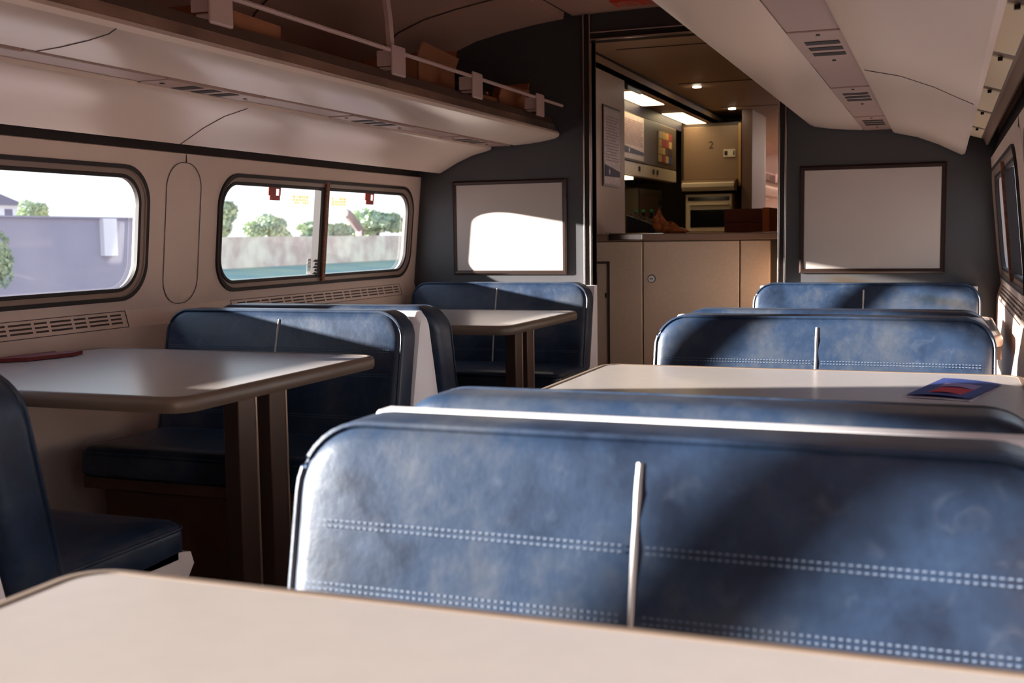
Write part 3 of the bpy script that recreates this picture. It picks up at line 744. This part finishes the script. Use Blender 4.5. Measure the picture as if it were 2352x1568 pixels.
# bottles in a rack
for k, x in enumerate((-1.515, -1.475, -1.432)):
    t = thing('bottle', 'dark green-capped bottle, %s of three on the service counter' % ('leftmost', 'middle', 'rightmost')[k], 'bottle', (x, 5.82, 1.062), group='green-capped bottles on the service counter')
    bm = bmesh.new(); pr = [(.0, .0), (.017, .0), (.017, .075), (.009, .098), (.008, .112)]
    loft(bm, [[(x+r*math.cos(a*PI/6), 5.82+r*math.sin(a*PI/6), 1.062+z) for a in range(12)] for r, z in pr[1:]]); link('glass_body', bm, MT['darkgreen'], t, True)
    link('cap', tbm([(x, 5.82, 1.174), (x, 5.82, 1.190)], .0095, 12), MT['green'], t, True)
t = thing('cutlery_tray', 'dark tray of pale wrapped items sloping down on the service counter', 'tray', (-1.42, 5.65, 1.062))
bm = bmesh.new(); prism(bm, [(-1.52, 1.063), (-1.37, 1.063), (-1.37, 1.10), (-1.52, 1.158)], 'y', 5.64, 5.77); link('bin', bm, MT['bag'], t)
for k in range(6):
    x = -1.505+k*.024; z = 1.158-k*.0085
    link('wrapped_item', tbm([(x, 5.65+.01*(k % 2), z+.003), (x+.02, 5.75, z+.002)], .007, 6), MT['fabric'], t, True)
o = link('napkin', bxm(-1.59, -1.54, 5.42, 5.50, 1.067, 1.072, .001), MT['paper']); tag(o, 'small pale folded napkin on the left end of the service counter', 'napkin')
# galley lamps
for k, (a, b) in enumerate(((6.35, 7.08), (7.62, 8.45))):
    t = thing('ceiling_light', '%s glowing rectangular panel light in the galley ceiling' % ('nearer, half hidden,', 'farther, fully visible,')[k].replace(',', ''), 'light', (-1.75, (a+b)/2, 1.87), group='galley panel lights')
    link('diffuser', bxm(-1.80, -1.66, a, b, 1.868, 1.873), MT['lamp'], t); link('rim', bxm(-1.81, -1.65, a-.01, b+.01, 1.871, 1.876), MT['galley'], t)
for k, (x, y) in enumerate(((-1.41, 6.88), (-1.425, 8.18))):
    t = thing('downlight', 'tiny bright downlight in the galley ceiling, %s one' % ('nearer', 'farther')[k], 'light', (x, y, 1.94), group='galley downlights')
    link('lens', tbm([(x, y, 1.938), (x, y, 1.9455)], .024, 14), MT['spot'], t); 
    link('bezel', tbm([(x, y, 1.942), (x, y, 1.9458)], .032, 14), MT['chrome'], t)
t = thing('fire_panel', 'grey panel with a dark latch hanging at the galley ceiling edge', 'panel', (-1.625, 6.15, 1.848))
link('plate', bxm(-1.630, -1.620, 5.95, 6.35, 1.848, 1.878), MT['galleyd'], t); link('latch', bxm(-1.620, -1.612, 6.0, 6.03, 1.84, 1.87), MT['dark'], t)

# far seating section beyond the galley
wall(-1, 'wall_far_left', [(10.0, 11.5, 0), (11.9, 13.4, 0)], 9.0, 14.2)
FH = overhead(-1, 'far section seen through the galley', 9.0, 14.2, True)
struct('wall_far_right', bxm(.2, .26, 9.0, 14.2, 0, 2.0), MT['wall'])
struct('wall_far_end', bxm(-2.6, .5, 14.2, 14.26, 0, 2.1), MT['wall'])
bm = bmesh.new(); prism(bm, [(XC-s, z) for s, z in cp], 'y', 9.0, 14.2, close=False); struct('ceiling_far', bm, MT['ceil'], True)
struct('wall_galley_far', bxm(-2.5, -2.2, 8.97, 9.0, 0, 2.1), MT['galleyd'])

# ------------------------------------------------------------------ outside
MT['grass'] = mat('grass', (150, 166, 140), .9, rgb2=(120, 150, 146), vscale=.6, bump=.3, bscale=4)
MT['stone'] = mat('stone_wall', (252, 236, 212), .9, rgb2=(216, 186, 172), vscale=1.3)
MT['ballast'] = mat('ballast', (196, 178, 172), .95, rgb2=(170, 152, 150), vscale=3)
MT['conc'] = mat('concrete', (172, 168, 178), .9, rgb2=(158, 154, 168), vscale=.5)
MT['leaf'] = mat('leaves', (176, 190, 150), .8, rgb2=(140, 158, 140), vscale=2)  # greens lightened to paint distant haze into the foliage
MT['bark'] = mat('bark', (120, 108, 108), .9)
MT['house'] = mat('house_white', (232, 230, 232), .8); MT['roof'] = mat('roof_grey', (128, 122, 138), .8)
bm = bmesh.new()
prism(bm, [(-200, .3), (-24, .05), (-21.8, .10), (-14, -.55), (-6, -1.1), (3, -1.2), (60, -1.2), (60, -1.6), (-200, -1.6)], 'y', -60, 160)
g = link('ground', bm, MT['ballast']); g['kind'] = 'structure'
o = link('retaining_wall', bxm(-22.4, -22, 27, 50, -.6, 1.16), MT['stone']); tag(o, 'pale blotchy stone wall seen through the far divided window', 'wall')
t = thing('concrete_wall', 'plain lilac grey concrete wall seen through the nearest left window', 'wall', (-15.2, 13, -1))
link('slab', bxm(-15.6, -15, 7, 19, -1.2, 1.50), MT['conc'], t); link('coping', bxm(-15.65, -14.95, 7, 19, 1.50, 1.53), MT['conc'], t)
link('pilaster', bxm(-15, -14.9, 17.38, 17.75, .79, 1.50), MT['house'], t)
def tree(x, y, z0, rx, ry, rz, zc, label, seed, name='tree', trunk=True):
    t = thing(name, label, 'tree' if name == 'tree' else 'bush', (x, y, z0))
    rnd = random.Random(seed); bm = bmesh.new()
    lobes = [(rnd.uniform(-.5, .5), rnd.uniform(-.6, .6), rnd.uniform(-.45, .5), rnd.uniform(.35, .6)) for _ in range(9)]
    for _ in range(2200):
        lx, ly, lz, lr = rnd.choice(lobes)
        d = Vector((rnd.gauss(0, 1), rnd.gauss(0, 1), rnd.gauss(0, 1))).normalized()*lr*rnd.uniform(.75, 1)
        c = Vector((x+(lx+d.x)*rx, y+(ly+d.y)*ry, zc+(lz+d.z)*rz)); s = .085*max(ry, .35)
        a = Vector((rnd.uniform(-1, 1), rnd.uniform(-1, 1), rnd.uniform(-1, 1))).normalized()*s; b = a.orthogonal().normalized()*s*.6
        bm.faces.new([bm.verts.new(c+q) for q in (a, b, -a, -b)])
    link('foliage', bm, MT['leaf'], t)
    if trunk: link('trunk', tbm([(x, y, z0), (x, y, zc)], .05*max(ry, 1), 7), MT['bark'], t)
tree(-30, 42.4, 0, 1.2, 1.9, 1.15, 1.9, 'tall green tree at the left edge of the far divided window', 1)
tree(-30, 46.3, 0, 1.0, 1.1, .95, 1.55, 'round green tree in the middle of the left pane of the divided window', 2)
tree(-30, 51.8, 0, 1.0, 2.3, .45, 1.45, 'low spreading green tree just right of the window divider', 3)
tree(-30, 57.4, 0, 1.3, 2.4, .95, 1.75, 'big pale green tree at the right end of the divided window', 4)
tree(-30, 31.5, 0, .5, .6, .5, 2.05, 'small distant tree above the concrete wall in the nearest left window', 5)
tree(-13.8, 13.45, -.6, .4, .45, .6, .80, 'dark green bush at the left edge of the nearest left window', 6, 'bush', False)
bm = bmesh.new(); tube(bm, [(-26.5, 49.2, .3), (-26.5, 48.8, 1.5), (-26.5, 47.8, 2.2), (-26.5, 47.4, 2.25)], .22, 7)
o = link('dead_tree', bm, MT['bark'], None, True); tag(o, 'bare leaning tree trunk behind the stone wall', 'tree')
t = thing('house', 'white house with a grey roof above the concrete wall, far left', 'house', (-46, 45, 0))
link('wall', bxm(-50, -45, 42.5, 46.2, 0, 3.05), MT['house'], t); link('roof', prm([(42.2, 3.0), (44.3, 3.7), (46.6, 3.0)], 'x', -50.3, -44.8), MT['roof'], t)
for y in (43.4, 45.2): link('window', bxm(-45.02, -44.97, y, y+.5, 2.4, 2.8), MT['roof'], t)

bm = bmesh.new(); prism(bm, [(-21.97, .06), (-21.97, .115), (-14.2, -.52), (-14.2, -.56)], 'y', 19.5, 60)
o = link('grass', bm, MT['grass']); tag(o, 'strip of bluish green grass in front of the stone wall', 'grass', kind='stuff')
